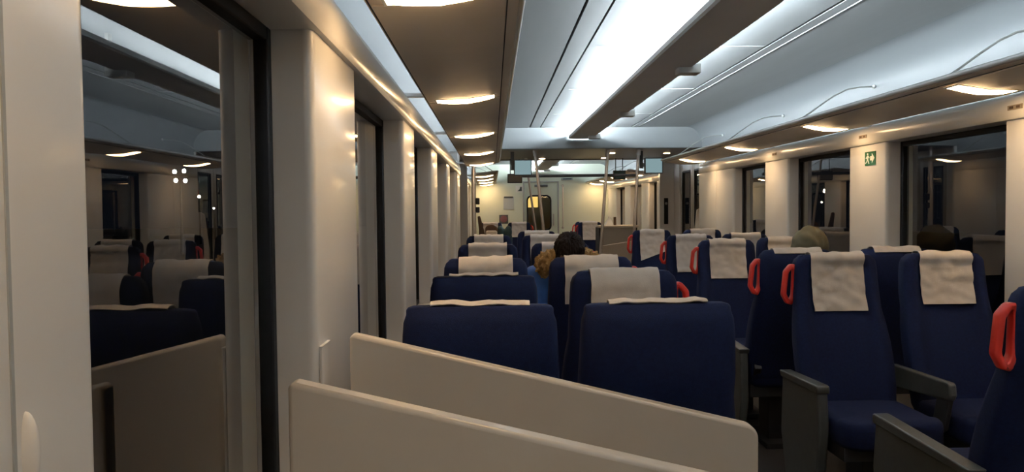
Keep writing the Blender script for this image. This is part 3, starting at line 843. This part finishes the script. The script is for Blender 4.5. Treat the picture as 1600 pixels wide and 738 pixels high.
t = thing('luggage_bay', 'grey-brown luggage bay with a cream top, right of the far poles', 'luggage bay', (1.93, 12.0, 0))
MB().box(1.68, 2.20, 11.92, 11.95, .03, 1.055).build('front_panel', M_door, t, bevel=.006)
MB().box(1.68, 2.20, 12.30, 12.33, .03, 1.055).build('back_panel', M_door, t, bevel=.006)
MB().box(1.665, 2.28, 11.90, 12.35, 1.055, 1.09).build('top', M_part, t, bevel=.01)
MB().box(1.655, 1.70, 11.915, 12.335, 0, 1.055).build('side_post', M_black, t, bevel=.004); MB().box(2.20, 2.235, 11.915, 12.335, 0, 1.055).build('side_post', M_black, t, bevel=.004)
partition(11.45, 'low sloping cream panel in front of the far luggage bay', 1.60, 2.24, .80, .13)
t = thing('paper_bag', 'white pointed paper on top of the far luggage bay', 'paper', (1.83, 12.1, 1.09))
MB().add([(1.76, 12.02, 1.09), (1.90, 12.02, 1.09), (1.90, 12.16, 1.09), (1.76, 12.16, 1.09), (1.86, 12.08, 1.225), (1.845, 12.1, 1.225)], [(3, 2, 1, 0), (0, 1, 4), (1, 2, 4), (2, 3, 5, 4), (3, 0, 5), (0, 4, 5)]).build('folded_sheet', M_white, t, smooth=0)
MB().tube([(1.925, 12.06, 1.09), (1.925, 12.06, 1.22)], .022, 12).build('roll', M_brown, t)
# left side of the far saloon
sc = MB().prism([(-.235, 1.25), (-.205, 1.262), (-.19, 1.25), (-.10, .90), (-.10, .03), (-.20, .03), (-.20, .90)], 'y', 11.95, 11.99).build('draught_screen', M_brown, bevel=.006)
tag(sc, 'thin brown slanting screen edge before the yellow lit end wall', 'screen panel'); recenter(sc)
bg = thing('travel_bag', 'brown round-topped bag with beige front in the far saloon', 'bag', (-.02, 12.35, 0))
arc = [(-.02 + .10 * math.cos(PI * k / 12), 1.045 + .075 * math.sin(PI * k / 12)) for k in range(13)]
MB().prism([(-.12, .93)] + list(reversed(arc)) + [(.08, .93)], 'y', 12.28, 12.42).build('bag_top', M_brown, bg, bevel=.012)
MB().prism(rpoly(-.11, .07, .02, 1.02, .03), 'y', 12.255, 12.44).build('bag_body', M_part, bg, bevel=.012)
jk = MB()
jk.ell((.125, 12.5, .98), (.065, .07, .115)).ell((.255, 12.5, .985), (.06, .07, .11)).chain([(.12, 12.5, .9), (.12, 12.5, .05)], [.07, .07]).chain([(.25, 12.5, .9), (.25, 12.5, .05)], [.07, .07]).ell((.19, 12.5, .75), (.13, .07, .2))
jo = jk.build('garment_bag', M_teal); md = jo.modifiers.new('join', 'REMESH'); md.mode = 'VOXEL'; md.voxel_size = .014; md.use_smooth_shade = True
tag(jo, 'dark teal two-lobed bundle standing before the end wall', 'bag'); recenter(jo)

# ------------------------------------------------------------------ people
def remesh(o, vox=.008, sm=4):
    md = o.modifiers.new('join', 'REMESH'); md.mode = 'VOXEL'; md.voxel_size = vox; md.use_smooth_shade = True
    m2 = o.modifiers.new('soft', 'SMOOTH'); m2.iterations = sm; m2.factor = .5
    return o
def person(label, X, Y, lean, headdrop, coat_m, hood):
    """seated facing -Y on a seat whose backrest front is at Y; body one remeshed surface, clothing as children"""
    t = thing('person', label, 'person', (X, Y - .3, 0))
    P = lambda x, y, z: (X + x, Y + y, z)
    hip = P(0, -.33, .63); waist = P(0, -.31 - lean * .25, .73); chest = P(0, -.24 - lean * .7, .86); neck0 = P(0, -.24 - lean, .985)
    hc = Vector(P(0, -.24 - lean - .10 - headdrop * .10, 1.125 - headdrop * .03))
    tilt = Matrix.Rotation(math.radians(12 + 42 * headdrop), 3, 'X')
    H = lambda x, y, z: tuple(hc + tilt @ Vector((x, y, z)))
    b = MB()
    b.chain([hip, waist, chest, neck0], [.125, .115, .13, .07])
    b.chain([neck0, H(0, .015, -.06)], [.058, .055])
    b.ell(hc, (.074, .094, .108), tilt)                                          # skull
    b.ell(H(0, -.035, -.062), (.054, .058, .06), tilt)                           # jaw
    b.ell(H(0, -.098, -.022), (.013, .022, .024), tilt)                          # nose
    b.ell(H(0, -.085, -.066), (.026, .014, .012), tilt)                          # mouth
    for s_ in (-1, 1):
        b.ell(H(s_ * .076, .008, -.015), (.012, .022, .032), tilt)               # ears
        b.ell(H(s_ * .032, -.083, .012), (.022, .014, .012), tilt)               # brows
        sh = P(s_ * .19, -.24 - lean * .92, .945); el = P(s_ * .20, -.36 - lean * .7, .70); wr = P(s_ * .12, -.56, .70); kn = P(s_ * .13, -.64, .58); an = P(s_ * .12, -.63, .10); toe = P(s_ * .14, -.76, .045)
        b.chain([neck0, sh], [.06, .065]); b.chain([sh, el, wr], [.058, .046, .030])
        b.chain([hip, P(s_ * .09, -.35, .60)], [.12, .10]); b.chain([P(s_ * .09, -.35, .60), kn, an], [.09, .062, .042]); b.chain([an, toe], [.045, .03])
        # hand: palm, four fingers curling over the thigh, thumb
        w = Vector(wr); pc = w + Vector((-s_ * .012, -.055, -.004))
        b.chain([w, pc + Vector((0, -.02, -.004))], [.026, .034])
        for k, (off, ln) in enumerate(((-.030, .068), (-.010, .078), (.011, .074), (.030, .058))):
            f0 = pc + Vector((off, -.032, .0)); f1 = f0 + Vector((off * .15, -ln * .5, .004)); f2 = f1 + Vector((0, -ln * .32, -.012)); f3 = f2 + Vector((0, -ln * .2, -.018))
            b.chain([f0, f1, f2, f3], [.0095, .009, .0085, .0075], 8)
        q = w + Vector((-s_ * .034, -.04, .0)); b.chain([w + Vector((-s_ * .015, -.02, 0)), q, q + Vector((-s_ * .014, -.036, -.004)), q + Vector((-s_ * .012, -.06, -.012))], [.014, .012, .0105, .009], 8)
    remesh(b.build('body', M_skin, t), .0075)
    c = MB()
    c.chain([P(0, -.335, .655), waist, chest, P(0, -.24 - lean * .95, .955)], [.165, .16, .165, .10])
    for s_ in (-1, 1):
        sh = P(s_ * .185, -.24 - lean * .92, .935); el = P(s_ * .205, -.36 - lean * .7, .70); wr = P(s_ * .14, -.53, .705)
        c.chain([P(0, -.24 - lean * .9, .955), sh], [.095, .088]); c.chain([sh, el, wr], [.085, .068, .052])
        c.chain([P(s_ * .06, -.37, .615), P(s_ * .10, -.47, .60)], [.12, .10])
    c.chain([P(0, -.24 - lean * .9, .96), P(0, -.24 - lean - .02, 1.02)], [.09, .078])
    remesh(c.build('coat', coat_m, t), .011, 6)['label'] = 'coat'
    tr = MB()
    for s_ in (-1, 1):
        tr.chain([P(s_ * .08, -.36, .60), P(s_ * .13, -.64, .58), P(s_ * .12, -.63, .14)], [.105, .075, .058])
    remesh(tr.build('trousers', M_trous, t), .012, 4)
    for s_ in (-1, 1):
        remesh(MB().chain([P(s_ * .12, -.62, .06), P(s_ * .14, -.77, .045)], [.055, .042]).build('shoe', M_shoe, t), .01, 3)
    return t, hc, tilt, H
t, hc, tilt, H = person('person with dark hair bowing forward in a bright blue coat with fur hood', XA - .01, 5.12, .25, .72, M_bluecoat, 'fur')
vs = []; fs = []; nu, nv = 120, 46
for i in range(nv + 1):
    ph = PI * i / nv
    for k in range(nu):
        a = 2 * PI * k / nu
        d_ = Vector((math.sin(ph) * math.cos(a), math.sin(ph) * math.sin(a), math.cos(ph)))
        p = Vector((.089 * d_.x, .104 * d_.y + .010, .106 * d_.z + .018))
        part_ = math.exp(-(d_.x / .10) ** 2) * max(0, d_.z) * .010                  # the parting along the crown
        st_ = noise.noise(Vector((math.copysign(abs(d_.x) ** .7, d_.x) * 16, d_.y * 3, 2.0))) * .008 + noise.noise(Vector((d_.x * 42, d_.y * 5, d_.z * 4))) * .005 + noise.noise(d_ * 7) * .006
        p += d_ * (st_ - part_)
        if d_.y < -.2 and d_.z < .25: p.y = max(p.y, -.052); p.x *= 1.0
        vs.append(hc + tilt @ p)
for i in range(nv):
    for k in range(nu): fs.append((i * nu + k, (i + 1) * nu + k, (i + 1) * nu + (k + 1) % nu, i * nu + (k + 1) % nu))
MB().add(vs, fs).build('hair', M_hair, t, smooth=80)['label'] = 'dark hair'
f = MB(); vs = []; fs = []; nu, nv = 140, 44
for i in range(nu):
    a = -.5 * PI + 2 * PI * i / nu
    c = Vector((.142 * math.cos(a) * 1.0, .085 + .075 * math.sin(a), -.075 - .045 * math.sin(a) + .0))
    er = Vector((math.cos(a), .6 * math.sin(a), 0)).normalized()
    for j in range(nv):
        bb = 2 * PI * j / nv
        rr = .047
        p = c + er * rr * math.cos(bb) + Vector((0, 0, 1)) * rr * 1.35 * math.sin(bb)
        g = .018 * noise.noise(p * 40) + .016 * noise.noise(p * 95) + .010 * noise.noise(p * 190)
        p += (er * math.cos(bb) + Vector((0, 0, 1)) * math.sin(bb)) * g
        vs.append(hc + p)
for i in range(nu):
    for j in range(nv):
        fs.append((i * nv + j, ((i + 1) % nu) * nv + j, ((i + 1) % nu) * nv + (j + 1) % nv, i * nv + (j + 1) % nv))
f.add(vs, fs); f.build('fur_hood', M_fur, t, smooth=70)['label'] = 'tan fur-edged hood'
t2, hc2, tilt2, H2 = person('person with an olive green hood up, behind the back to back seats', XW - .02, 5.62, .10, .35, M_olive, 'hood')
h = MB(); vs = []; fs = []; nu, nv = 56, 40
for i in range(nv + 1):
    ph = PI * i / nv
    for k in range(nu):
        a = 2 * PI * k / nu
        p = Vector((.116 * math.sin(ph) * math.cos(a), .128 * math.sin(ph) * math.sin(a) * 1.08 - .004, .135 * math.cos(ph) - .025))
        p *= 1 + .09 * noise.noise(p * 15) + .06 * noise.noise(Vector((p.x * 34, p.y * 12, p.z * 22)))
        vs.append(hc2 + p)
for i in range(nv):
    for k in range(nu):
        if PI * i / nv > 1.75 and abs((2 * PI * k / nu) - 1.5 * PI) < .75: continue        # the face opening
        fs.append((i * nu + k, (i + 1) * nu + k, (i + 1) * nu + (k + 1) % nu, i * nu + (k + 1) % nu))
h.add(vs, fs); o = h.build('hood', M_olive, t2, smooth=70); o['label'] = 'olive green hood'

# ------------------------------------------------------------------ world, camera, view
w = bpy.data.worlds.new('night sky'); S.world = w; w.use_nodes = True
w.node_tree.nodes['Background'].inputs[0].default_value = (.010, .012, .018, 1)
w.node_tree.nodes['Background'].inputs[1].default_value = .25
cam = bpy.data.cameras.new('camera'); co = bpy.data.objects.new('camera', cam); COL.objects.link(co)
cam.sensor_width = 36; cam.lens = 27.0; cam.clip_start = .01; cam.clip_end = 400
yaw = math.atan(30 / 1200); pitch = math.atan(42 / 1200); roll = .010
d = Vector((math.sin(yaw) * math.cos(pitch), math.cos(yaw) * math.cos(pitch), -math.sin(pitch)))
q = d.to_track_quat('-Z', 'Y')
co.matrix_world = Matrix.Translation((0, 0, EYE)) @ q.to_matrix().to_4x4() @ Matrix.Rotation(-roll, 4, 'Z')
S.camera = co
v = S.view_settings; v.view_transform = 'Standard'; v.look = 'None'; v.gamma = 1; v.exposure = 0.0; v.use_curve_mapping = False
c = S.cycles
c.use_denoising = True
c.max_bounces = 10; c.diffuse_bounces = 6; c.glossy_bounces = 5; c.transparent_max_bounces = 10
c.sample_clamp_indirect = 6.0
c.caustics_reflective = False; c.caustics_refractive = False
